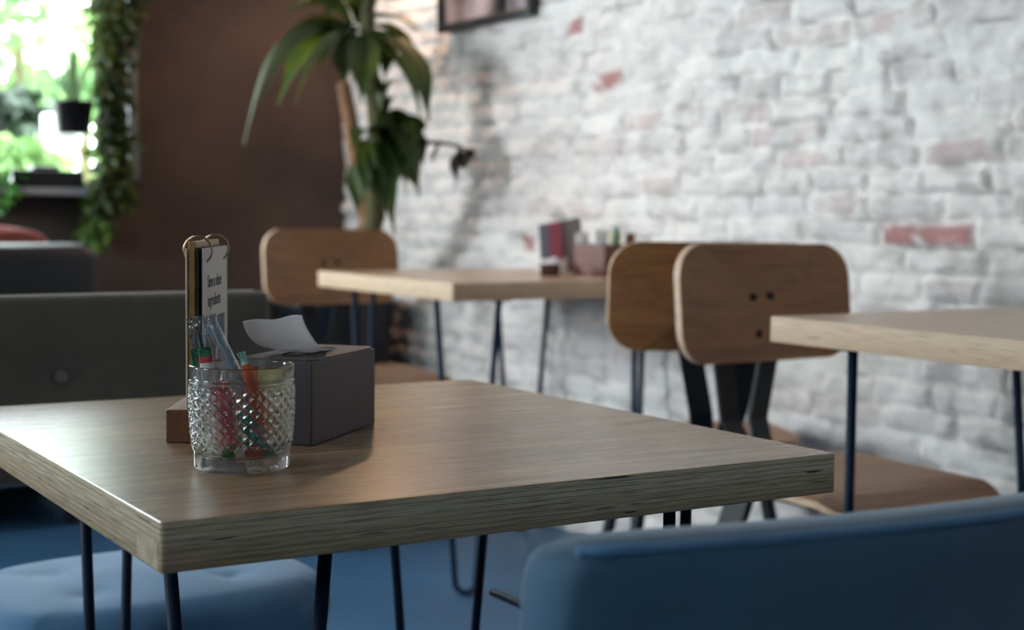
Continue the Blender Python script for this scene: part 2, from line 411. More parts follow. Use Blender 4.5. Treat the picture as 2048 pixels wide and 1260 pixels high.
for k, (a, b_, z0, z1) in enumerate(LWIN): window_frame(2+k, False, a, b_, z0, z1, XL-.1, [(a+b_)/2])  # first frame belongs to the added fill opening
# inner sill of the back window and the grey upright beside it
bm = B(); box(bm, WX0, WX1-.10, YB-.09, YB+.09, WZ0-.014, WZ0+.012, .004); struct('trim_1', bm, mat('grey_stone_sill', rgb(150,152,160), .5))
bm = B(); box(bm, 1.205, 1.238, YB-.03, YB, 1.03, 2.45, .004); struct('trim_2', bm, mat('grey_upright', rgb(108,120,130), .45))
bm = B(); box(bm, XL, XW-.03, YB-.015, YB, 0, .09, .003); struct('baseboard_back', bm, M['black_plastic'])

# ------------------------------------------------------------------ tables
def cafe_table(sx, sy, h, th, top_m, edge_m, splice, legs, rr=.0062):
    """origin: floor under the near left corner"""
    root = empty('cafe_table')
    bm = B(); box(bm, 0, sx, 0, sy, -th, 0)
    vert = [e for e in bm.edges if abs(e.verts[0].co.z-e.verts[1].co.z) > th*.5]
    bmesh.ops.bevel(bm, geom=vert, offset=.004, segments=3, profile=.5, affect='EDGES')
    rim = [e for e in bm.edges if abs(e.verts[0].co.z-e.verts[1].co.z) < 1e-6]
    bmesh.ops.bevel(bm, geom=rim, offset=.0014, segments=2, profile=.5, affect='EDGES')
    bm.normal_update()
    for f in bm.faces: f.material_index = 0 if abs(f.normal.z) > .8 else 1
    top = mesh_obj('tabletop', bm, [top_m, edge_m], root, loc=(0, 0, h))
    if splice:
        b2 = B(); box(b2, -.0006, .004, .006, .058, -th+.002, -.016, .0004, 1)
        mesh_obj('edge_patch', b2, M['endgrain'], top)
    for (p, q) in legs:
        b3 = B(); z1 = h-th
        mid = (Vector((p[0], p[1], 0))+Vector((q[0], q[1], 0)))/2
        P, Q = Vector((p[0], p[1], z1-.003)), Vector((q[0], q[1], z1-.003))
        d = (Q-P).normalized()
        fp, fq = mid-d*.026+Vector((0,0,.03)), mid+d*.026+Vector((0,0,.03))
        arc = [mid+d*(-.026*math.cos(t))+Vector((0,0,.03-.0235*math.sin(t))) for t in [PI*i/10 for i in range(11)]]
        tube(b3, [P, P.lerp(fp, .5)]+arc+[Q.lerp(fq, .5), Q], rr, 12)
        leg = mesh_obj('table_leg', b3, M['steel'], root, smooth=True)
        for w_ in (P, Q):
            b4 = B(); box(b4, w_.x-.022, w_.x+.022, w_.y-.022, w_.y+.022, z1-.004, z1, .001, 1)
            mesh_obj('mounting_plate', b4, M['steel'], leg)
    return root
SX, SY = .70, .741
legs_near = [((.06,.165),(.165,.06)), ((.535,.06),(.64,.165)), ((.64,.576),(.535,.681)), ((.10,.576),(.185,.681))]
t1 = cafe_table(SX, SY, T, .04, M['oak'], M['ply'], True, legs_near)
t1.location = (0, 0, 0)
b = B(); tube(b, [(.64,.572,.425),(.64,.17,.425)], .0055, 10)
mesh_obj('stretcher', b, M['steel'], t1, smooth=True)
tag(t1, 'square thick plywood cafe table in the foreground carrying the glass tumbler and napkin box', 'table')
H2 = .765
def far_legs(sx, sy):
    a, b_ = .04, .15
    return [((a,b_),(b_,a)), ((sx-b_,a),(sx-a,b_)), ((sx-a,sy-b_),(sx-b_,sy-a)), ((b_,sy-a),(a,sy-b_))]
t2 = cafe_table(.70, .755, H2, .042, M['oak_far'], M['ply_far'], False, far_legs(.70, .755), .0078)
t2.location = (1.312, 1.882, 0)
tag(t2, 'thick pale wood table against the brick wall, the farther one near the potted plant', 'table', 'wood tables along the brick wall')
t3 = copy_tree(t2); t3.location = (1.268, -.011, 0)
relabel(t3, 'thick pale wood table cut off by the right edge of the photo')

# ------------------------------------------------------------------ plywood chairs (sitter faces local -Y)
def rounded_panel(w, h, r, fn, mi_face, mi_edge, th, n=8, p=0):
    """rounded rectangle panel bent by fn(x, z, t)->point, t in {0,1} across the thickness"""
    bm = B()
    out = []
    for (cx, cz, a0) in ((w/2-r, h/2-r, 0), (-w/2+r, h/2-r, 90), (-w/2+r, -h/2+r, 180), (w/2-r, -h/2+r, 270)):
        for k in range(n+1):
            a = math.radians(a0+90*k/n); out.append((cx+r*math.cos(a), cz+r*math.sin(a)))
    K = len(out); rings = []
    fr = [0, .2, .4, .6, .8, .93, 1.0]
    for side in (0, 1):
        rr = []
        c = bm.verts.new(fn(0, 0, side))
        for f in fr[1:]: rr.append([bm.verts.new(fn(x*f, z*f, side)) for x, z in out])
        for k in range(K):
            k2 = (k+1) % K
            t = (c, rr[0][k], rr[0][k2]); bm.faces.new(t if side else t[::-1]).material_index = mi_face
            for i in range(len(rr)-1):
                q = (rr[i][k], rr[i+1][k], rr[i+1][k2], rr[i][k2]); bm.faces.new(q if side else q[::-1]).material_index = mi_face
        rings.append(rr[-1])
    for k in range(K):
        k2 = (k+1) % K
        bm.faces.new((rings[0][k], rings[0][k2], rings[1][k2], rings[1][k])).material_index = mi_edge
    return bm
def plywood_chair():
    root = empty('plywood_chair')
    SH = .452
    # backrest: superellipse-like panel, concave towards the sitter, leaning back a little
    def bf(x, z, s):
        y = .205 - .42*x*x + .10*(z) + (.0085 if s else -.0085)
        return (x, y, .762+z)
    bk = mesh_obj('backrest', rounded_panel(.440, .224, .064, bf, 0, 1, .013), [M['chair_wood'], M['chair_edge']], root)
    for (x, z) in ((-.022, .010), (.022, .012), (-.014, -.060)):
        bb = B(); y = .205-.42*x*x+.1*z
        tube(bb, [(x, y-.013, .762+z), (x, y+.012, .762+z)], .0075, 12)
        mesh_obj('bolt', bb, M['bolt'], bk)
    def sf(x, y, s):
        z = SH + (.006 if s else -.006) - .035*sstep(.10, .22, -y)*.8 + .03*x*x*2
        return (x, y-.035, z)
    mesh_obj('seat', rounded_panel(.42, .43, .08, sf, 0, 1, .012), [M['chair_wood'], M['chair_edge']], root)
    # flat V shaped back support
    for s in (-1, 1):
        bb = B()
        pts = [(.066*s, .216, .765), (.063*s, .220, .70), (.057*s, .238, .64), (.036*s, .240, .53), (.025*s, .210, .475), (.024*s, .12, .455)]
        W = .024
        prev = None
        for (x, y, z) in pts:
            ring = [bb.verts.new((x-W, y-.004, z)), bb.verts.new((x+W, y-.004, z)), bb.verts.new((x+W, y+.004, z)), bb.verts.new((x-W, y+.004, z))]
            if prev:
                for k in range(4): bb.faces.new((prev[k], prev[(k+1)%4], ring[(k+1)%4], ring[k]))
            else: bb.faces.new(ring)
            prev = ring
        bb.faces.new(prev[::-1])
        mesh_obj('back_support', bb, M['black_steel'], root)
    bb = B(); box(bb, -.14, .14, -.13, .13, SH-.032, SH-.012, .004); mesh_obj('seat_bracket', bb, M['black_steel'], root)
    for sx in (-1, 1):
        for sy in (-1, 1):
            bb = B()
            a, c = Vector((.12*sx, .11*sy, SH-.03)), Vector((.19*sx, (.20 if sy > 0 else .19)*sy, 0))
            prev = None
            for f in (0, .08, .5, 1):
                p = a.lerp(c, f); wd = (.030 if f < .6 else .018)
                ring = [bb.verts.new((p.x-.008, p.y-wd, p.z)), bb.verts.new((p.x+.008, p.y-wd, p.z)), bb.verts.new((p.x+.008, p.y+wd, p.z)), bb.verts.new((p.x-.008, p.y+wd, p.z))]
                if prev:
                    for k in range(4): bb.faces.new((prev[k], prev[(k+1)%4], ring[(k+1)%4], ring[k]))
                else: bb.faces.new(ring)
                prev = ring
            bb.faces.new(prev[::-1])
            mesh_obj('leg', bb, M['black_steel'], root)
    return root
GCH = 'bent plywood chairs at the wall tables'
ch1 = plywood_chair(); ch1.location = (1.553, .885, 0); ch1.rotation_euler.z = math.radians(2)
tag(ch1, 'brown plywood chair with dark V shaped back support, nearest one, behind the right edge table', 'chair', GCH)
ch2 = copy_tree(ch1); ch2.location = (1.667, 1.440, 0); ch2.rotation_euler.z = math.radians(154)
relabel(ch2, 'dark brown plywood chair mostly hidden behind the nearest plywood chair by the wall')
ch3 = copy_tree(ch1); ch3.location = (1.515, 2.80, 0); ch3.rotation_euler.z = math.radians(0)
relabel(ch3, 'brown plywood chair at the far end of the table near the potted plant')

# ------------------------------------------------------------------ padded chairs (sitter faces local -Y)
def pad(bm, w, d, h, r, dimples=(), nu=30, nv=30, crown=.012, fn=None, power=5, depth=.014):
    """cushion: superellipsoid-like block, centre of the base at the origin, with tufted dimples on top"""
    def mapf(x, y, z):
        return fn(x, y, z) if fn else (x, y, z)
    tops, bots = [], []
    def plan(u, v):
        # square -> rounded square
        k = max(abs(u), abs(v)); 
        if k < 1e-6: return 0, 0, 0
        l = (abs(u)**power+abs(v)**power)**(1/power)
        return u*k/l, v*k/l, k
    for i in range(nu+1):
        rt, rb = [], []
        for j in range(nv+1):
            u, v = -1+2*i/nu, -1+2*j/nv
            # crowd samples to the rim
            u = math.sin(u*PI/2)*.8+u*.2; v = math.sin(v*PI/2)*.8+v*.2
            a, b_, k = plan(u, v)
            x, y = a*w/2, b_*d/2
            de = (1-k)*d/2 if abs(v) > abs(u) else (1-k)*w/2
            rim = math.sqrt(max(0, 1-(max(0, r-de)/r)**2))
            zt = h - r + r*rim + crown*(1-k*k)
            for (dx, dy) in dimples:
                q = math.hypot(x-dx, y-dy)
                zt -= depth*math.exp(-(q/.016)**2) + depth*.7*math.exp(-(q/.045)**2)
            zb = r - r*rim
            rt.append(bm.verts.new(mapf(x, y, zt))); rb.append(bm.verts.new(mapf(x, y, zb)) if k < 1-1e-6 else None)
        tops.append(rt); bots.append(rb)
    for i in range(nu+1):
        for j in range(nv+1):
            if bots[i][j] is None:
                bots[i][j] = bm.verts.new(mapf(*[(tops[i][j].co if not fn else Vector((0,0,0)))[k] for k in range(3)])) if not fn else tops[i][j]
                if not fn: bots[i][j].co = tops[i][j].co
    for i in range(nu):
        for j in range(nv):
            bm.faces.new((tops[i][j], tops[i+1][j], tops[i+1][j+1], tops[i][j+1]))
            q = (bots[i][j], bots[i][j+1], bots[i+1][j+1], bots[i+1][j])
            if len(set(q)) == 4:
                bm.faces.new(q)
            elif len(set(q)) == 3: bm.faces.new(list(dict.fromkeys(q)))
    bmesh.ops.remove_doubles(bm, verts=bm.verts, dist=1e-5)
def padded_chair(back_w, back_z0, back_z1, back_y, curve, seat_w, seat_d, seat_z, seat_m, back_m, thick, buttons, lean=.06, rr=.014, pw=16, pipe_m=None):
    pipe_m = pipe_m or back_m
    root = empty('padded_chair')
    bm = B()
    pad(bm, seat_w, seat_d, .085, .04, [(sx*seat_w*.2, sy*seat_d*.18) for sx in (-1, 1) for sy in (-1, 1)] if buttons else [], fn=lambda x, y, z: (x, y-.01, seat_z-.085+z), power=3.2, depth=.006)
    mesh_obj('seat_cushion', bm, seat_m, root, smooth=True)
    hb = back_z1-back_z0
    def bf(x, y, z):          # x across, y up the back, z out towards the sitter
        zz = back_z0+hb/2+y
        return (x, back_y + curve*(-x*x) + lean*(y/hb+.5) - z, zz)
    bm = B(); pad(bm, back_w, hb, thick, rr, buttons or [], nu=40, nv=30, crown=.008, fn=bf, power=pw, depth=.012)
    bk = mesh_obj('backrest', bm, back_m, root, smooth=True)
    if buttons:
        for (dx, dy) in buttons:
            b2 = B(); lathe(b2, [(0, .007), (.007, .006), (.011, .002), (.011, -.004), (0, -.004)], 16)
            o = mesh_obj('button', b2, M['button'], bk, smooth=True)
            o.location = bf(dx, dy, thick-.008); o.rotation_euler = (PI/2, 0, 0)
    # top seam piping, lighter colour stands in for light on the edge
    b2 = B(); pts = []
    for i in range(25):
        x = -back_w/2*.97 + back_w*.97*i/24
        pts.append(bf(x, hb/2-.004, .004))
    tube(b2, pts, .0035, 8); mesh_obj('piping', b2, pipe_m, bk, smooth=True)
    for s in (-1, 1):
        b3 = B(); x = s*(seat_w/2-.05)
        by = back_y - curve*x*x
        tube(b3, [(x, by+.004, back_z0+.10), (x, by-.002, back_z0), (x, seat_d/2-.03, seat_z-.06), (x, seat_d/2-.05, seat_z-.10), (x*1.04, seat_d/2, 0)], .011, 12)
        mesh_obj('back_leg', b3, M['steel'], root, smooth=True)
        b3 = B(); tube(b3, [(x, -seat_d/2+.06, seat_z-.078), (x*1.04, -seat_d/2+.02, 0)], .011, 12)
        mesh_obj('front_leg', b3, M['steel'], root, smooth=True)
    b3 = B(); box(b3, -seat_w/2+.05, seat_w/2-.05, -seat_d/2+.05, seat_d/2-.03, seat_z-.10, seat_z-.078, .004)
    mesh_obj('seat_frame', b3, M['steel'], root)
    return root
pc1 = padded_chair(.52, .545, .805, .130, .10, .50, .38, .42, M['blue_seat'], M['beige'], .05, [(-.07, .014), (.15, .014)], pw=40, rr=.010, pipe_m=M['seam_highlight'])
pc1.location = (.268, .905, 0); pc1.rotation_euler.z = math.radians(3)
tag(pc1, 'taupe buttoned upholstered chair with a blue seat cushion, behind the near table', 'chair')
pc2 = padded_chair(.70, .36, .738, .18, .42, .56, .50, .44, M['blue_seat'], M['navy_back'], .055, None, lean=.03, rr=.016, pw=20, pipe_m=M['blue_seat'])  # lighter blue piping paints the light along the top edge
pc2.location = (.456, -.235, 0); pc2.rotation_euler.z = PI
tag(pc2, 'slate blue upholstered chair seen from behind, cut off at the lower right corner', 'chair')

# ------------------------------------------------------------------ glass tumbler
G = Vector((.143, .199)); 
VD = Vector((.361, .932)); RD = Vector((.932, -.361))        # away from the camera, and to its right
def tumbler():
    bm = B()
    ND, SUB = 26, 10
    n = ND*SUB
    H = .097
    rows = []
    def add(r_fn, z): rows.append([(r_fn(k), z) for k in range(n)])
    c = lambda r: (lambda k: r)
    # outside, from the base up
    add(c(.001), .0030); add(c(.034), .0030); add(c(.0385), .0008); add(c(.0405), .0004); add(c(.0425), .0020)
    pan = lambda k: .0432+.0006*abs(math.cos(PI*ND*k/n/2))
    add(pan, .0045); add(pan, .0150); add(c(.0438), .0175); add(c(.0450), .0195)
    z0, z1, NR = .0205, .0800, 6
    NZ = NR*SUB
    for j in range(NZ+1):
        t = j/NZ; z = z0+(z1-z0)*t
        R0 = .0452+.0028*math.sin(t*PI*.62)
        def rf(k, j=j, R0=R0, t=t):
            u, v = k/SUB, j/SUB
            a, b_ = (u+v) % 1.0, (u-v) % 1.0
            d = min(a, 1-a, b_, 1-b_)*2             # 0 on the grooves, 1 in the middle of a diamond
            fade = min(1, t*14, (1-t)*14)
            return R0 + .0034*fade*(min(d, .8)-.45)
        add(rf, z)
    add(c(.0474), .0812); add(c(.0484), .0820); add(c(.0484), .0832); add(c(.0474), .0838)
    add(c(.0476), .0870); add(c(.0479), .0950); add(c(.0477), .0964); add(c(.0470), .0970); add(c(.0463), .0965); add(c(.0459), .0950)
    # inside, down to the floor
    add(c(.0452), .0830); add(c(.0440), .0600); add(c(.0420), .0300); add(c(.0400), .0170); add(c(.0370), .0135); add(c(.0250), .0125); add(c(.001), .0122)
    V = [[bm.verts.new((r*math.cos(2*PI*k/n), r*math.sin(2*PI*k/n), z)) for k, (r, z) in enumerate(row)] for row in rows]
    for i in range(len(V)-1):
        for k in range(n):
            k2 = (k+1) % n
            bm.faces.new((V[i][k], V[i][k2], V[i+1][k2], V[i+1][k]))
    bm.faces.new(V[0][::-1]); bm.faces.new(V[-1])
    o = mesh_obj('glass_tumbler', bm, M['tumbler'], smooth=True, loc=(G.x, G.y, T+.0002))
    return tag(o, 'clear diamond-cut glass tumbler filled with sachets on the near table', 'glass')
tumbler()
GZ = T+.0130
def inside(a, b_, z): p = G + RD*a - VD*b_; return Vector((p.x, p.y, T+z))     # a: right, b: towards the camera
def orient(o, p0, p1, face=None, roll=0):
    zx = (p1-p0).normalized()
    f = face if face else -Vector((VD.x, VD.y, 0))
    y = (f-zx*f.dot(zx)).normalized(); x = y.cross(zx)
    if roll:
        c, s = math.cos(roll), math.sin(roll); x, y = x*c+y*s, y*c-x*s
    o.matrix_world = Matrix(((x.x, y.x, zx.x, p0.x), (x.y, y.y, zx.y, p0.y), (x.z, y.z, zx.z, p0.z), (0,0,0,1)))
def sachet(name, p0, p1, w, t, bands, label, cat='sachet', roll=0, twist=False, group='sachets in the tumbler'):
    """flat filled packet along local Z with crimped ends; bands: [(upto, material)]"""
    L = (p1-p0).length
    bm = B(); nu, nv = 12, 36
    def side(s):
        def f(u, v):
            x = (u-.5)*w
            e = min(v, 1-v)
            fill = sstep(0, .14, e)*math.sqrt(max(0, 1-(2*u-1)**2))
            y = s*(t/2*fill) + (1-sstep(0, .10, e))*.0006*math.sin(u*28)
            k = 1.0
            if twist: k = .38+.62*sstep(.02, .30, 1-v) + .35*(1-sstep(0, .09, 1-v))
            y += .0009*math.sin(v*9+u*3)
            return (x*k, y + (.0014*math.sin(u*16) if twist and v > .9 else 0), v*L)
        return f
    mats = []
    for _, m_ in bands:
        if m_ not in mats: mats.append(m_)
    def mf(u, v):
        for up, m_ in bands:
            if v <= up: return mats.index(m_)
        return mats.index(bands[-1][1])
    grid(bm, side(1), nu, nv, mf=mf); grid(bm, side(-1), nu, nv, mf=mf)
    bmesh.ops.remove_doubles(bm, verts=bm.verts, dist=1e-6)
    o = mesh_obj(name, bm, [M[k] for k in mats], smooth=True)
    orient(o, p0, p1, roll=roll)
    return tag(o, label, cat, group)
sachet('sugar_sachet', inside(-.022,.012,.0145), inside(-.0335,.016,.114), .0118, .0040, [(.87,'white'),(.905,'red'),(1,'green')], 'white paper stick with red and green top, below the black straw in the tumbler')
sachet('sugar_sachet', inside(-.027,-.006,.0145), inside(-.0415,-.004,.111), .0110, .0035, [(.82,'white'),(.84,'red'),(1,'green')], 'white paper stick with a tall green top, leftmost against the tumbler rim', roll=.4)
sachet('sugar_sachet', inside(.026,.012,.030), inside(-.001,.020,.110), .0120, .0035, [(.87,'orange'),(1,'teal')], 'orange stick with a twisted mint green tip leaning in the middle of the tumbler', twist=True)
sachet('sugar_sachet', inside(-.010,.022,.0145), inside(-.020,.022,.079), .0150, .0045, [(.12,'green'),(.9,'pink'),(1,'red')], 'pink and red stick standing behind the cut glass, left of the middle')
sachet('sugar_sachet', inside(-.028,.008,.0160), inside(-.0330,.010,.070), .0110, .0040, [(1,'yellow')], 'short yellow stick inside the tumbler at its left side', roll=.5)
sachet('sugar_sachet', inside(.018,.016,.0145), inside(.002,.016,.052), .0140, .0045, [(1,'teal_deep')], 'short teal stick low in the middle of the tumbler')
sachet('sugar_sachet', inside(-.018,.029,.0170), inside(.030,.022,.0175), .0085, .0040, [(.25,'green'),(.42,'white'),(.75,'red'),(1,'green')], 'red and green stick lying flat on the bottom of the tumbler', roll=0)
sachet('sugar_sachet', inside(.020,-.026,.0170), inside(.024,-.034,.089), .0360, .0030, [(1,'cream')], 'wide pale yellow packet standing at the back of the tumbler')
sachet('sugar_sachet', inside(.006,-.016,.0150), inside(.010,-.028,.092), .0110, .0040, [(.8,'brown'),(1,'orange')], 'brown stick with an orange top hidden behind the straws in the tumbler')
def wrapped_straw(p0, p1, r, straw_m, w, label):
    root = empty('wrapped_straw', label=label, cat='straw', group='wrapped straws in the tumbler')
    L = (p1-p0).length
    bm = B(); tube(bm, [(0,0,.004),(0,0,L*.93)], r, 12); mesh_obj('straw', bm, straw_m, root, smooth=True)
    bm = B()
    def side(s):
        def f(u, v):
            e = min(v, 1-v); fill = sstep(0, .10, e)*math.sqrt(max(0, 1-(2*u-1)**2))
            y = s*(r*1.35*fill)+(.0012*math.sin(u*30)*(1-sstep(0, .12, 1-v)))
            return ((u-.5)*w, y, v*L)
        return f
    grid(bm, side(1), 12, 30); grid(bm, side(-1), 12, 30)
    mesh_obj('wrapper', bm, M['film'], root, smooth=True)
    orient(root, p0, p1)
    return root
wrapped_straw(inside(-.016,-.004,.0155), inside(-.0420,.006,.1415), .0019, M['black_plastic'], .017, 'thin black straw in a clear film sleeve, standing tallest at the left of the tumbler')
wrapped_straw(inside(.029,-.002,.0170), inside(-.0310,.004,.1420), .0023, M['grey_plastic'], .012, 'pale grey straw in a clear film sleeve, leaning left across the tumbler')

# ------------------------------------------------------------------ napkin box
NB = Vector((.251, .285)); U = Vector((.747, .665)); W_ = Vector((-.665, .747)); BL, BW, BH = .171, .082, .0875
ang = math.atan2(U.y, U.x)
nb = empty('napkin_box', (NB.x, NB.y, T+.0003), ang, 'dark plum cardboard napkin box behind the glass tumbler', 'napkin box')
t_ = .0022
bm = B(); box(bm, 0, BL, 0, BW, 0, BH-t_, .0012); mesh_obj('box_body', bm, M['box'], nb)
# lid with an oval slot: ring of quads between the slot and the outer edge
bm = B(); n = 48; sl = []
for k in range(n):
    a = 2*PI*k/n; ca, sa = math.cos(a), math.sin(a)
    l = max(abs(ca)/(BL/2), abs(sa)/(BW/2))
    o_ = (BL/2+ca/l, BW/2+sa/l)
    i_ = (BL/2+.058*ca, BW/2+.019*sa)
    sl.append([bm.verts.new((*o_, BH-t_)), bm.verts.new((*o_, BH)), bm.verts.new((*i_, BH)), bm.verts.new((*i_, BH-t_))])
for k in range(n):
    A, C = sl[k], sl[(k+1) % n]
    for q in range(4): bm.faces.new((A[q], C[q], C[(q+1)%4], A[(q+1)%4]))
mesh_obj('lid', bm, M['box'], nb)
bm = B(); pts = []
for k in range(n):
    a = 2*PI*k/n; pts.append((BL/2+.058*math.cos(a), BW/2+.019*math.sin(a), BH+.0004))
bm.faces.new([bm.verts.new((p[0], p[1], BH-t_+.0006)) for p in pts]); mesh_obj('slot', bm, M['dark_card'], nb)
# tissue pulled out of the slot, curling up and over towards the menu stand
def tissue():
    bm = B()
    def lw(x, y, z): return NB.x+U.x*x+W_.x*y, NB.y+U.y*x+W_.y*y, T+z
    # profile: comes out of the slot on the right, dips over the lid's left end, then stands up
    prof = [(.128,.0866),(.108,.0886),(.086,.0892),(.064,.0896),(.046,.0910),(.033,.0950),(.024,.1020),(.017,.1110),(.012,.1200),(.008,.1290)]
    def f(u, v):
        s = v*(len(prof)-1); i = min(int(s), len(prof)-2); q = s-i
        x = prof[i][0]*(1-q)+prof[i+1][0]*q; z = prof[i][1]*(1-q)+prof[i+1][1]*q
        half = .011+.022*sstep(.05, .45, v)-.005*sstep(.6, 1, v)
        c = (u-.5)*2
        y = BW/2 + c*half + .002*sstep(.4, 1, v)
        z += .003*c*c*sstep(0, .4, v)*(1-sstep(.55, .95, v)) + (-.0035*c+.0012*math.sin(u*9))*sstep(.5, 1, v) + .0012*math.sin(u*14+v*3)*(1-v)
        x += -.010*c*sstep(.4, 1, v) - .010*c*c*sstep(.5, 1, v) + .0015*math.sin(u*7+2)
        return lw(x, y, z)
    grid(bm, f, 28, 40)
    o = mesh_obj('paper_napkin', bm, M['tissue'], smooth=True); solid(o, .0005)
    return tag(o, 'white paper napkin curling up out of the dark napkin box', 'napkin')
tissue()

# ------------------------------------------------------------------ menu stand: wooden block, boards on two rings
MU = Vector((.5, .866)); MN = Vector((.866, -.5)); mang = math.atan2(MU.y, MU.x)
ms = empty('menu_stand', (.129, .375, T+.0003), mang, 'upright ringed menu standing in a wooden block left of the napkin box', 'menu')
# local: x along the board (away), y to the left -> the block lies at negative y
bm = B(); box(bm, 0, .155, -.056, 0, 0, .034, .0015); mesh_obj('block', bm, M['holder_wood'], ms)
bm = B(); box(bm, .006, .150, -.0295, -.0225, .030, .206, .001); mesh_obj('back_board', bm, M['board_wood'], ms)
bm = B(); box(bm, .004, .150, -.0220, -.0200, .030, .199, .0006)
mesh_obj('cover', bm, mat('pale_card_cover', rgb(214,196,170), .6), ms)
bm = B(); box(bm, .006, .150, -.0335, -.0305, .030, .200, .0008); mesh_obj('dark_gap_sheet', bm, M['dark_card'], ms)  # dark sheet in the gap between board and page
bm = B(); box(bm, .007, .150, -.0385, -.0362, .030, .199, .0004); pg = mesh_obj('page', bm, M['page'], ms)
# printing on the page: two lines of heading, a portrait block and a column of blocks
def pr_rect(x0, x1, z0, z1, m_):
    b_ = B(); v = [b_.verts.new(p) for p in ((x0,-.0387,z0),(x1,-.0387,z0),(x1,-.0387,z1),(x0,-.0387,z1))]; b_.faces.new(v)
    return b_, m_
def text(body, x, z, size):
    cu = bpy.data.curves.new('heading', 'FONT'); cu.body = body; cu.size = size; cu.space_character = .95; cu.extrude = .0001
    tmp = bpy.data.objects.new('heading_curve', cu); COL.objects.link(tmp)
    bpy.context.view_layer.update()
    me = bpy.data.meshes.new_from_object(tmp.evaluated_get(bpy.context.evaluated_depsgraph_get()))
    bpy.data.objects.remove(tmp); bpy.data.curves.remove(cu)
    me.materials.clear(); me.materials.append(M['ink'])
    o = bpy.data.objects.new('heading', me); COL.objects.link(o); o.parent = pg
    o.location = (x, -.0388, z); o.rotation_euler = (PI/2, 0, 0)
text('Save a dose', .026, .158, .019); text('ingredients', .026, .138, .019)
for i, (x0, x1, z0, z1, m_) in enumerate(((.016,.074,.060,.128,'print_rose'),(.084,.132,.100,.126,'print_blue'),(.084,.132,.062,.088,'print_blue'))):
    b_, _ = pr_rect(x0, x1, z0, z1, m_); mesh_obj('printed_picture', b_, M[m_], pg)
for i, x in enumerate((.022, .125)):
    bm = B(); pts = [(x, -.0295+.0145*math.cos(a), .1965+.0145*math.sin(a)) for a in [2*PI*k/36 for k in range(36)]]
    tube(bm, pts, .0011, 8, closed=True); mesh_obj('ring', bm, M['steel_ring'], ms, smooth=True)

# ------------------------------------------------------------------ things on the far table
def caddy():
    root = empty('sachet_caddy', (1.93, 2.16, H2+.0005), math.radians(20), 'reddish wooden box of sachets on the far table by the wall', 'caddy')
    bm = B(); w, d, h, t = .13, .10, .082, .006
    box(bm, -w/2, w/2, -d/2, d/2, 0, t)
    for (x0, x1, y0, y1) in ((-w/2, -w/2+t, -d/2, d/2), (w/2-t, w/2, -d/2, d/2), (-w/2+t, w/2-t, -d/2, -d/2+t), (-w/2+t, w/2-t, d/2-t, d/2)): box(bm, x0, x1, y0, y1, t, h)
    mesh_obj('box', bm, mat('red_brown_wood', rgb(116,60,48), .5, noise_amt=.25, scale=10, stretch=(1,1,6)), root)
    bm = B(); box(bm, -.004, .004, -d/2+t, d/2-t, t, h-.01); mesh_obj('divider', bm, M['dark_card'], root)
    return root
caddy()
def packet(x, y, z0, dx, h, w, bands, label, cat='sachet', group='packets in the far caddy'):
    p0 = Vector((x, y, z0)); p1 = Vector((x+dx[0], y+dx[1], z0+h))
    return sachet('sachet', p0, p1, w, .004, bands, label, cat, group=group)
packet(1.885, 2.180, H2+.010, (-.004,.010), .105, .036, [(1,'white')], 'white paper packet at the left inside the far reddish caddy')
packet(1.905, 2.135, H2+.010, (.004,.004), .112, .036, [(1,'white')], 'white paper packet in the middle of the far reddish caddy')
packet(1.950, 2.140, H2+.010, (.012,.002), .120, .012, [(1,'teal_deep')], 'narrow dark teal stick standing tall in the far caddy')
packet(1.965, 2.170, H2+.010, (.010,-.01), .108, .030, [(.6,'white'),(1,'cream')], 'cream topped packet behind the teal stick in the far caddy')
packet(1.975, 2.120, H2+.010, (.014,-.006), .102, .026, [(.5,'green'),(1,'brown')], 'brown topped packet at the right end of the far caddy')
# folded leaflet leaning between caddy and wall
def leaflet():
    bm = B(); w, h = .12, .155
    def f(u, v):
        x = (u-.5)*w; y = .022*abs(u-.5)*2 + .05*v*v*.5
        return (x, y, v*h*(1-.16*(1-u)))
    def mf(u, v):
        if u > .62: return 2
        if .22 < u < .52 and v > .25: return 1
        return 0 if v > .3 else 3
    grid(bm, f, 20, 20, mf=mf)
    o = mesh_obj('leaflet', bm, [mat('leaflet_slate', rgb(92,92,104), .6), mat('leaflet_rose', rgb(136,60,74), .6), mat('leaflet_grey', rgb(136,126,122), .6), M['white']], smooth=True, loc=(1.872, 2.262, H2+.001), rotz=math.radians(-18))
    solid(o, .001)
    return tag(o, 'folded grey and red leaflet standing left of the reddish caddy', 'leaflet')
leaflet()
def crumple():
    bm = B()
    def f(u, v):
        x, y = (u-.5)*.075, (v-.5)*.06
        z = .040*math.exp(-((x/.026)**2+(y/.022)**2)) + .007*noise.noise((x*60, y*60, 3)) + .004
        return (x, y, z)
    grid(bm, f, 24, 24)
    o = mesh_obj('paper_napkin', bm, M['white_paper'], smooth=True, loc=(1.800, 2.200, H2+.0035)); solid(o, .0006)
    return tag(o, 'crumpled white paper napkin on the far table beside the caddy', 'napkin')
crumple()
bm = B(); lathe(bm, [(0,.0),(.022,.0),(.026,.004),(.027,.030),(.0255,.032),(.024,.030),(.022,.006),(0,.005)], 28)
tag(mesh_obj('tealight_holder', bm, glass_mat('smoky_glass', (.62,.52,.52,1), .4), smooth=True, loc=(1.745, 2.135, H2+.0005)), 'small low smoky glass candle cup on the far table in front of the napkin', 'candle holder')

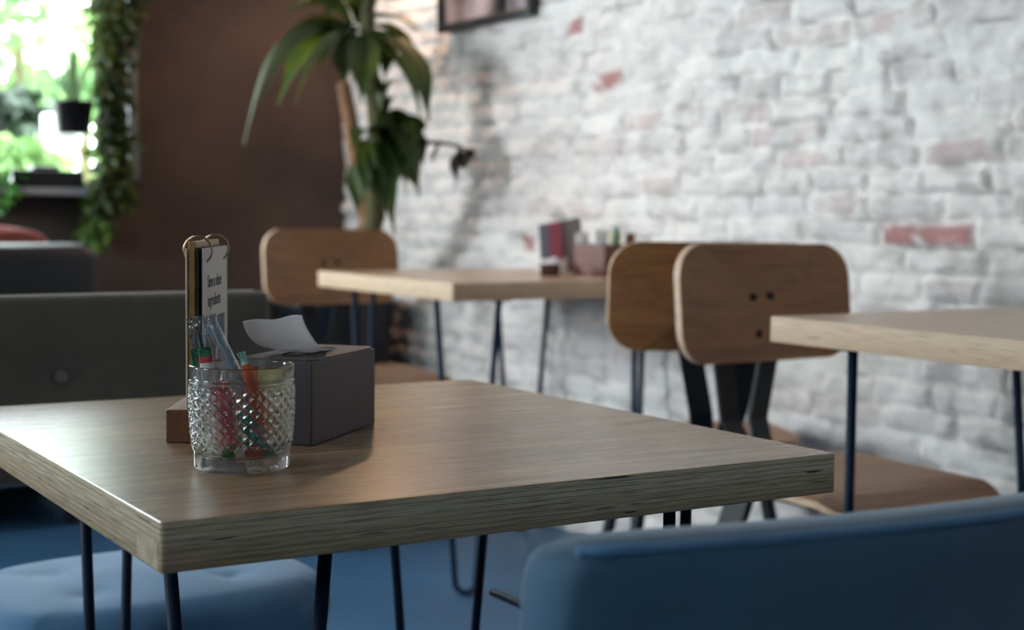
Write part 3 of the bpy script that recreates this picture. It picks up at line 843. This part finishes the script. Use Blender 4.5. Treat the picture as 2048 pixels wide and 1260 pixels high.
# ------------------------------------------------------------------ picture on the brick wall
pf = empty('framed_picture', (XW-.045, 2.925, 1.512), 0, 'black framed picture on the brick wall, cut off by the top edge', 'picture')
PW, PH, fw = .57, .42, .026
bm = B()
for (a0, a1, z0, z1) in ((-PW/2, PW/2, 0, fw), (-PW/2, PW/2, PH-fw, PH), (-PW/2, -PW/2+fw, fw, PH-fw), (PW/2-fw, PW/2, fw, PH-fw), (-.125, -.085, fw, PH-fw)): box(bm, -.014, .012, a0, a1, z0, z1, .002, 1)
mesh_obj('frame', bm, M['black_plastic'], pf)
bm = B(); box(bm, 0, .010, -PW/2+fw, PW/2-fw, fw, PH-fw)
mesh_obj('print', bm, mat('rosy_grey_print', rgb(190,170,174), .6, noise_amt=.9, scale=5, stretch=(1,1,.5), col2=rgb(44,26,30)), pf)

# ------------------------------------------------------------------ plants
def blade(bm, pts, w, fold=.25, up=Vector((0,0,1)), mi=0):
    n = len(pts); prev = None
    for i, p in enumerate(pts):
        p = Vector(p)
        t = (Vector(pts[min(n-1, i+1)])-Vector(pts[max(0, i-1)])).normalized()
        side = t.cross(up)
        if side.length < 1e-3: side = Vector((1,0,0))
        side.normalize(); nn = side.cross(t)
        f = i/(n-1); ww = w*(.35+.65*sstep(0, .3, f))*(1-sstep(.55, 1, f)*.93)
        r = [bm.verts.new(p-side*ww/2+nn*ww*fold), bm.verts.new(p), bm.verts.new(p+side*ww/2+nn*ww*fold)]
        if prev:
            for k in (0, 1): bm.faces.new((prev[k], prev[k+1], r[k+1], r[k])).material_index = mi
        prev = r
M['dracaena'] = leaf_mat('dracaena_leaf', rgb(46,66,26), rgb(78,92,34), .5, 5, .2)
M['dracaena_yellow'] = leaf_mat('yellow_green_dracaena_leaf', rgb(112,124,40), rgb(86,112,52), .35, 8, .3)  # yellower leaf colour for a few blades
M['dry_leaf'] = leaf_mat('dry_leaf', rgb(206,196,180), rgb(176,166,148), .8, 9, .2)
M['bark'] = mat('tan_bark', rgb(150,108,78), .85, noise_amt=.35, scale=12, stretch=(1,1,3), bump=.5)
M['bark_green'] = mat('mossy_bark', rgb(96,92,56), .85, noise_amt=.4, scale=12, bump=.5)
pot_c = at(775, 650, 4.70); PX, PY = 1.78, 3.55
dr = empty('potted_dracaena', (0,0,0), 0, 'tall potted dracaena with drooping strap leaves in the corner by the brick wall', 'plant')
bm = B(); lathe(bm, [(0,.0),(.15,.0),(.155,.01),(.205,.60),(.212,.62),(.206,.63),(.190,.62),(.180,.56),(0,.56)], 40, PX, PY)
pot = mesh_obj('pot', bm, mat('navy_black_pot', rgb(20,26,36), .4), dr, smooth=True)
bm = B(); lathe(bm, [(0,.575),(.178,.575),(.182,.555)], 32, PX, PY); mesh_obj('soil', bm, mat('soil', rgb(48,36,28), .95, bump=.6, scale=60), pot)
base = Vector((PX, PY, .56))
trk = [base+Vector((-.03,-.02,0)), at(738,440,4.65), at(716,330,4.54), at(700,240,4.52), at(686,165,4.52)]
bm = B(); tube(bm, trk, [.030,.028,.026,.023,.020], 12); mesh_obj('trunk', bm, M['bark'], dr, smooth=True)
trk2 = [base+Vector((.03,-.03,0)), at(752,430,4.56), at(748,330,4.54), at(752,250,4.52), at(735,60,4.56), at(738,-60,4.56)]
bm = B(); tube(bm, trk2, [.032,.030,.028,.024,.024,.018], 12); mesh_obj('trunk', bm, M['bark_green'], dr, smooth=True)
def px_leaf(bm, a, b_, c, w, d0, d1, mi=0):
    blade(bm, bez(at(a[0], a[1], d0), at(b_[0], b_[1], (d0+d1)/2), at(c[0], c[1], d1), 14), w, mi=mi)
bm = B()
UP = [((710,60),(560,-10),(488,290),.060),((705,70),(600,20),(520,210),.065),((700,70),(610,60),(556,210),.050),((705,80),(640,60),(590,212),.055),
      ((715,60),(690,110),(690,165),.060),((720,70),(735,120),(722,200),.060),((720,50),(690,-40),(640,60),.05),((735,60),(740,120),(705,165),.05),
      ((740,40),(790,20),(850,70),.030),((740,50),(800,60),(835,130),.045),((735,70),(840,90),(858,245),.060),((735,80),(820,120),(845,260),.055),
      ((730,50),(750,-60),(790,-120),.06),((720,50),(700,-60),(660,-130),.06),((735,40),(720,-80),(730,-160),.06),((745,60),(780,80),(770,160),.05),
      ((700,50),(640,-30),(560,40),.05),((715,65),(660,40),(640,150),.055)]
for i, (a, b_, c, w) in enumerate(UP):
    px_leaf(bm, a, b_, c, w*1.6, 4.58+.06*math.sin(i), 4.52+.20*math.sin(i*2.3), 1 if i in (2, 3) else 0)
mesh_obj('foliage', bm, [M['dracaena'], M['dracaena_yellow']], dr, smooth=True)
bm = B()
LO = [((752,250),(735,170),(735,190),.05),((755,260),(770,180),(790,200),.045),((755,265),(810,200),(838,395),.070),((758,270),(800,240),(830,330),.065),
      ((758,275),(790,250),(795,350),.060),((752,270),(770,260),(768,440),.060),((750,275),(720,240),(705,300),.045),((752,280),(735,290),(728,400),.050),
      ((758,270),(840,250),(846,330),.060),((760,280),(800,300),(812,400),.060),((752,300),(755,320),(790,470),.055),((755,300),(700,320),(716,440),.045),
      ((757,255),(740,140),(745,160),.04),((762,300),(790,330),(835,380),.05),((760,290),(785,290),(780,420),.06)]
LO += [((a[0]+random.uniform(-8,14), a[1]+random.uniform(-25,10)), (b_[0]+random.uniform(-10,25), b_[1]+random.uniform(-30,10)), (c[0]+random.uniform(-20,15), c[1]+random.uniform(-60,10)), w) for (a, b_, c, w) in LO if c[0] > 750]
for i, (a, b_, c, w) in enumerate(LO):
    px_leaf(bm, a, b_, c, w*1.5, 4.53, 4.50+.12*math.sin(i*1.7), 1 if i in (9,) else 0)
mesh_obj('foliage', bm, [M['dracaena'], M['dracaena_yellow']], dr, smooth=True)
bm = B()
tube(bm, bez(at(770,300,4.52), at(860,270,4.5), at(935,300,4.5), 10), [.010-.0006*i for i in range(11)], 8)
for (a, b_, c, w) in (((930,298),(945,300),(938,330),.03),((915,292),(925,330),(912,350),.03),((920,300),(900,330),(915,370),.028),((880,285),(870,310),(862,325),.02),((935,300),(925,320),(930,345),.03)):
    px_leaf(bm, a, b_, c, w, 4.50, 4.48)
mesh_obj('side_branch', bm, mat('dry_dark_twig', rgb(52,40,26), .8), dr, smooth=True)

def leaf_cards(bm, n, fn, size, droop=.3):
    for _ in range(n):
        c = Vector(fn()); s = size*random.uniform(.6, 1.3)
        d = Vector((random.uniform(-1,1), random.uniform(-1,1), random.uniform(-1,.6)-droop)).normalized()
        q = d.orthogonal().normalized(); q = Matrix.Rotation(random.uniform(0, 2*PI), 3, d) @ q
        nn = d.cross(q)*s*.12
        v = [bm.verts.new(p) for p in (c, c+d*s*.5+q*s*.28+nn, c+d*s, c+d*s*.5-q*s*.28+nn)]
        bm.faces.new((v[0], v[1], v[2])); bm.faces.new((v[0], v[2], v[3]))
def ell(c, r):
    def f():
        while True:
            p = Vector([random.uniform(-1,1) for _ in range(3)])
            if p.length <= 1: return (c[0]+p.x*r[0], c[1]+p.y*r[1], c[2]+p.z*r[2])
    return f
# ivy hanging down beside the window
M['ivy'] = leaf_mat('ivy_leaf', rgb(78,92,34), rgb(48,62,26), .5, 7, .35)
iv = empty('hanging_vine', (1.16, YB-.10, 2.45), 0, 'curtain of green vine hanging between the window and the dark wall', 'plant')
bm = B()
for k in range(7):
    x = -.07+.022*k; tube(bm, [(x, .02, -.02), (x+.01*math.sin(k), .0, -.8), (x+.02*math.sin(k*2), .01, -1.25-.05*math.sin(k*1.3))], .0035, 6)
mesh_obj('stems', bm, M['bark_green'], iv)
bm = B()
def vine():
    z = -random.random()**.85*1.52
    w = .052+.012*math.sin(z*7)+.045*sstep(-1.0, -.75, z)
    return (-.038+.025*sstep(-1.0, -.75, z)+random.uniform(-1, 1)*w+random.gauss(0,.006), random.uniform(-.05, .07), z)
leaf_cards(bm, 3200, vine, .042, .6)
mesh_obj('foliage', bm, M['ivy'], iv)
# tip of the vine over the sill, bright side
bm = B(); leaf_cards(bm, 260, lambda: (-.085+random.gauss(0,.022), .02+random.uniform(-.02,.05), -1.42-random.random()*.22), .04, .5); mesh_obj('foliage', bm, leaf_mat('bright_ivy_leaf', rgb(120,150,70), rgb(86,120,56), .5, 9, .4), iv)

# hanging black pot
hp_p = atY(147, 236, YB-.16)
hp = empty('hanging_pot', tuple(hp_p), 0, 'black tapered plant pot hanging in front of the left window', 'plant pot')
bm = B(); lathe(bm, [(0,-.052),(.050,-.052),(.052,-.050),(.064,.046),(.068,.047),(.068,.055),(.060,.055),(.058,.040),(0,.040)], 32); mesh_obj('pot', bm, M['black_plastic'], hp, smooth=True)
bm = B()
for k in range(3):
    a = 2*PI*k/3+.4; tube(bm, [(.064*math.cos(a), .064*math.sin(a), .05), (.004*math.cos(a), .004*math.sin(a), .55)], .0012, 6)
tube(bm, [(0,0,.55),(0,0,WZ1+.25-hp_p.z)], .0012, 6)
mesh_obj('hanger', bm, M['black_steel'], hp)
M['herb'] = leaf_mat('herb_leaf', rgb(130,160,110), rgb(92,128,84), .5, 9, .4)
bm = B()
for k in range(22):
    a = random.uniform(0, 2*PI); l = random.uniform(.08, .2)
    blade(bm, bez((.02*math.cos(a), .02*math.sin(a), .04), (.04*math.cos(a), .04*math.sin(a), .04+l*.8), (.10*math.cos(a), .10*math.sin(a), .04+l), 8), .014)
mesh_obj('foliage', bm, M['herb'], hp)
# trough on the sill
tr = empty('window_trough', (0,0,0), 0, 'long black trough on the window sill under the hanging pot', 'planter')
a0, a1 = atY(20, 345, YB-.04), atY(162, 345, YB-.04)
bm = B(); box(bm, a0.x, a1.x, YB-.075, YB+.03, WZ0+.0125, WZ0+.070, .004); mesh_obj('box', bm, M['black_plastic'], tr)
bm = B(); box(bm, a0.x+.07, a0.x+.16, YB-.06, YB+.02, WZ0+.070, WZ0+.084, .006); mesh_obj('handle', bm, M['black_plastic'], tr)
# sprigs left and right on the sill
sp = empty('sill_plant', (.72, YB-.03, WZ0+.0125), 0, 'bright green trailing plant at the far left of the window sill', 'plant')
bm = B(); lathe(bm, [(0,0),(.035,0),(.045,.06),(.040,.06),(.036,.05),(0,.05)], 24); mesh_obj('pot', bm, M['black_plastic'], sp, smooth=True)
bm = B(); leaf_cards(bm, 160, lambda: (.02+random.gauss(0,.035), -.04+random.gauss(0,.02), .06-random.random()*.13), .04, .3); mesh_obj('foliage', bm, leaf_mat('fresh_leaf', rgb(110,170,80), rgb(80,140,60), .5, 9, .4), sp)

# ------------------------------------------------------------------ garden seen through the window
bm = B(); box(bm, -8, 8, YB+.2, 16, -.12, -.02); tag(mesh_obj('garden_ground', bm, mat('pale_paving', rgb(196,198,190), .8, noise_amt=.2, scale=3)), kind='structure')
M['gl1'] = leaf_mat('garden_leaf_light', rgb(150,180,110), rgb(110,150,84), .5, 4, .45)
M['gl2'] = leaf_mat('garden_leaf_mid', rgb(96,134,72), rgb(70,108,58), .5, 4, .4)
M['gl3'] = leaf_mat('garden_leaf_dark', rgb(40,62,36), rgb(30,48,30), .5, 4, .2)
def bush(name, c, r, n, size, m_, label, cat, trunk=True):
    root = empty(name, (c[0], c[1], -.02), 0, label, cat)
    if trunk:
        b_ = B(); tube(b_, [(0,0,0), (.03,.02,c[2]*.5), (0,0,c[2])], [.05,.04,.03], 8); mesh_obj('trunk', b_, M['bark_green'], root)
    b_ = B(); leaf_cards(b_, n, ell((0,0,c[2]), r), size); mesh_obj('foliage', b_, m_, root)
    return root
p = at(35, 235, 6.4); bush('shrub', (p.x, p.y, p.z), (.16, .3, .16), 420, .11, M['gl3'], 'dark rounded shrub outside the window, left of the hanging pot', 'shrub')
p = at(60, 120, 9.5); bush('garden_tree', (p.x, p.y, p.z), (1.0, .8, .9), 330, .20, M['gl1'], 'pale green tree outside, filling the window left of the pot', 'tree')
p = at(190, 60, 12.6); bush('garden_tree', (p.x, p.y, p.z), (.7, .8, 1.1), 220, .20, M['gl1'], 'pale green tree outside, right behind the vine curtain', 'tree')
p = at(35, 60, 7.4); bush('garden_tree', (p.x, p.y, p.z), (.14, .3, .8), 160, .12, M['gl2'], 'slim darker tree outside at the left edge of the window', 'tree')
p = at(165, 170, 8.2); bush('shrub', (p.x, p.y, p.z), (.22, .3, .14), 180, .10, M['gl2'], 'mid green shrub outside, right above the hanging pot', 'shrub')
p = at(30, 310, 5.85); bush('shrub', (p.x, p.y, p.z), (.22, .12, .10), 200, .09, M['gl1'], 'low pale green shrub outside just above the window trough', 'shrub')
# white pot hanging outside, just behind the black one
wp_ = atY(124, 266, YB+.42)
wp = empty('hanging_pot', tuple(wp_), 0, 'glossy white rounded pot hanging outside the window, behind the black pot', 'plant pot')
bm = B(); lathe(bm, [(0,-.070),(.030,-.069),(.052,-.060),(.066,-.040),(.071,-.012),(.072,.050),(.070,.066),(.066,.068),(.064,.060),(.064,.045),(0,.042)], 40)
mesh_obj('pot', bm, mat('white_ceramic', rgb(246,246,244), .3), wp, smooth=True)
bm = B()
for k in range(3):
    a = 2*PI*k/3+.2; tube(bm, [(.068*math.cos(a), .068*math.sin(a), .066), (.004*math.cos(a), .004*math.sin(a), .60)], .0012, 6)
tube(bm, [(0,0,.60),(0,0,ZC-wp_.z)], .0012, 6)
mesh_obj('hanger', bm, M['black_steel'], wp)
bm = B(); box(bm, .5, 1.6, YB+.2, YB+.55, ZC, ZC+.05); o = mesh_obj('trim_3', bm, M['frame_grey']); o['kind'] = 'structure'
# ------------------------------------------------------------------ sofa and bench along the back wall
M['navy_leather'] = mat('navy_leather', rgb(18,22,30), .45, noise_amt=.2, scale=6)
sf = empty('sofa', (0,0,0), 0, 'dark navy leather sofa under the left window', 'sofa')
def rbox(bm, x0, x1, y0, y1, z0, z1, r): box(bm, x0, x1, y0, y1, z0, z1, r, 5)
XS1 = .885
bm = B(); rbox(bm, -1.1, XS1, 3.20, 3.42, .12, .825, .05); mesh_obj('backrest', bm, M['navy_leather'], sf, smooth=True)
bm = B(); rbox(bm, -1.1, XS1, 3.40, 3.92, .12, .44, .04); mesh_obj('seat', bm, M['navy_leather'], sf, smooth=True)
for x in (-1.0, .8):
    for y in (3.26, 3.84):
        bm = B(); tube(bm, [(x, y, 0), (x, y, .125)], .018, 10); mesh_obj('leg', bm, M['black_steel'], sf)
bm = B(); pad(bm, 1.2, .36, .10, .045, fn=lambda x, y, z: (x+.24, 3.60+z-.05, y*.6+.845-.13), power=4)
o = mesh_obj('cushion', bm, mat('dark_red_cushion', rgb(136,70,62), .85), smooth=True); o.location.z = .06
tag(o, 'long dark red cushion behind the navy sofa back, below the window', 'cushion')
cb = empty('low_cabinet', (0,0,0), 0, 'dark navy low cabinet along the back wall behind the far plywood chair', 'cabinet')
bm = B(); box(bm, 1.02, 1.56, 3.62, 3.98, .0, .60, .01); mesh_obj('body', bm, M['navy_leather'], cb)
bm = B(); box(bm, 1.01, 1.57, 3.60, 3.98, .60, .625, .006); mesh_obj('top', bm, M['navy_leather'], cb)
for i in range(2):
    bm = B(); box(bm, 1.04+.26*i, 1.28+.26*i, 3.604, 3.622, .06, .57, .004); d_ = mesh_obj('door', bm, M['navy_leather'], cb)
    bm = B(); lathe(bm, [(0,0),(.008,0),(.010,.012),(0,.014)], 16); k_ = mesh_obj('knob', bm, M['black_steel'], d_); k_.location = (1.26+.06*i if i else 1.25, 3.604, .36); k_.rotation_euler = (PI/2, 0, 0)

# ------------------------------------------------------------------ light
w = bpy.data.worlds.new('world'); SC.world = w; w.use_nodes = True
bg = w.node_tree.nodes['Background']; bg.inputs[0].default_value = (.86, .95, 1.0, 1); bg.inputs[1].default_value = 17.0
def area(name, loc, rot, sx, sy, power, col):
    l = bpy.data.lights.new(name, 'AREA'); l.shape = 'RECTANGLE'; l.size = sx; l.size_y = sy; l.energy = power; l.color = col
    o = bpy.data.objects.new(name, l); COL.objects.link(o); o.location = loc; o.rotation_euler = rot
    return o
for k, (a, b_, z0, z1) in enumerate(LWIN):
    area('window_daylight_and_fill', (XL-.25, (a+b_)/2, (z0+z1)/2), (0, math.radians(-90), 0), z1-z0, b_-a, (3, 30, 170)[k], (.87, .945, 1.0))  # first one is fill light behind the added front window
# warm pendant lamp over the plant corner, above the picture
pl = empty('pendant_lamp', (1.86, 3.32, 2.0), 0, 'warm pendant lamp hanging above the dracaena, over the top edge of the photo', 'lamp')
bm = B(); lathe(bm, [(.012,.16),(.02,.15),(.11,.02),(.115,.0),(.110,.0),(.105,.02),(.016,.145)], 32); mesh_obj('lamp_shade', bm, M['black_steel'], pl, smooth=True)
bm = B(); tube(bm, [(0,0,.15),(0,0,ZC-2.0)], .003, 6); mesh_obj('cord', bm, M['black_plastic'], pl)
bm = B(); lathe(bm, [(0,.075),(.015,.08),(.022,.095),(.018,.112),(.010,.125),(.010,.14),(0,.14)], 20); mb, nt, pb = new_mat('warm_bulb')
pb.inputs['Emission Color'].default_value = (1, .55, .25, 1); pb.inputs['Emission Strength'].default_value = 20
mesh_obj('bulb', bm, mb, pl, smooth=True)
l = bpy.data.lights.new('pendant_glow', 'POINT'); l.energy = 22; l.color = (1, .60, .34); l.shadow_soft_size = .04
o = bpy.data.objects.new('pendant_glow', l); COL.objects.link(o); o.location = (1.86, 3.32, 2.045)

SC.view_settings.view_transform = 'Standard'; SC.view_settings.look = 'None'; SC.view_settings.gamma = 1
SC.view_settings.use_curve_mapping = False
SC.view_settings.exposure = -0.06
SC.cycles.use_denoising = True
SC.cycles.max_bounces = 20; SC.cycles.transmission_bounces = 18; SC.cycles.transparent_max_bounces = 16
SC.cycles.sample_clamp_indirect = 10
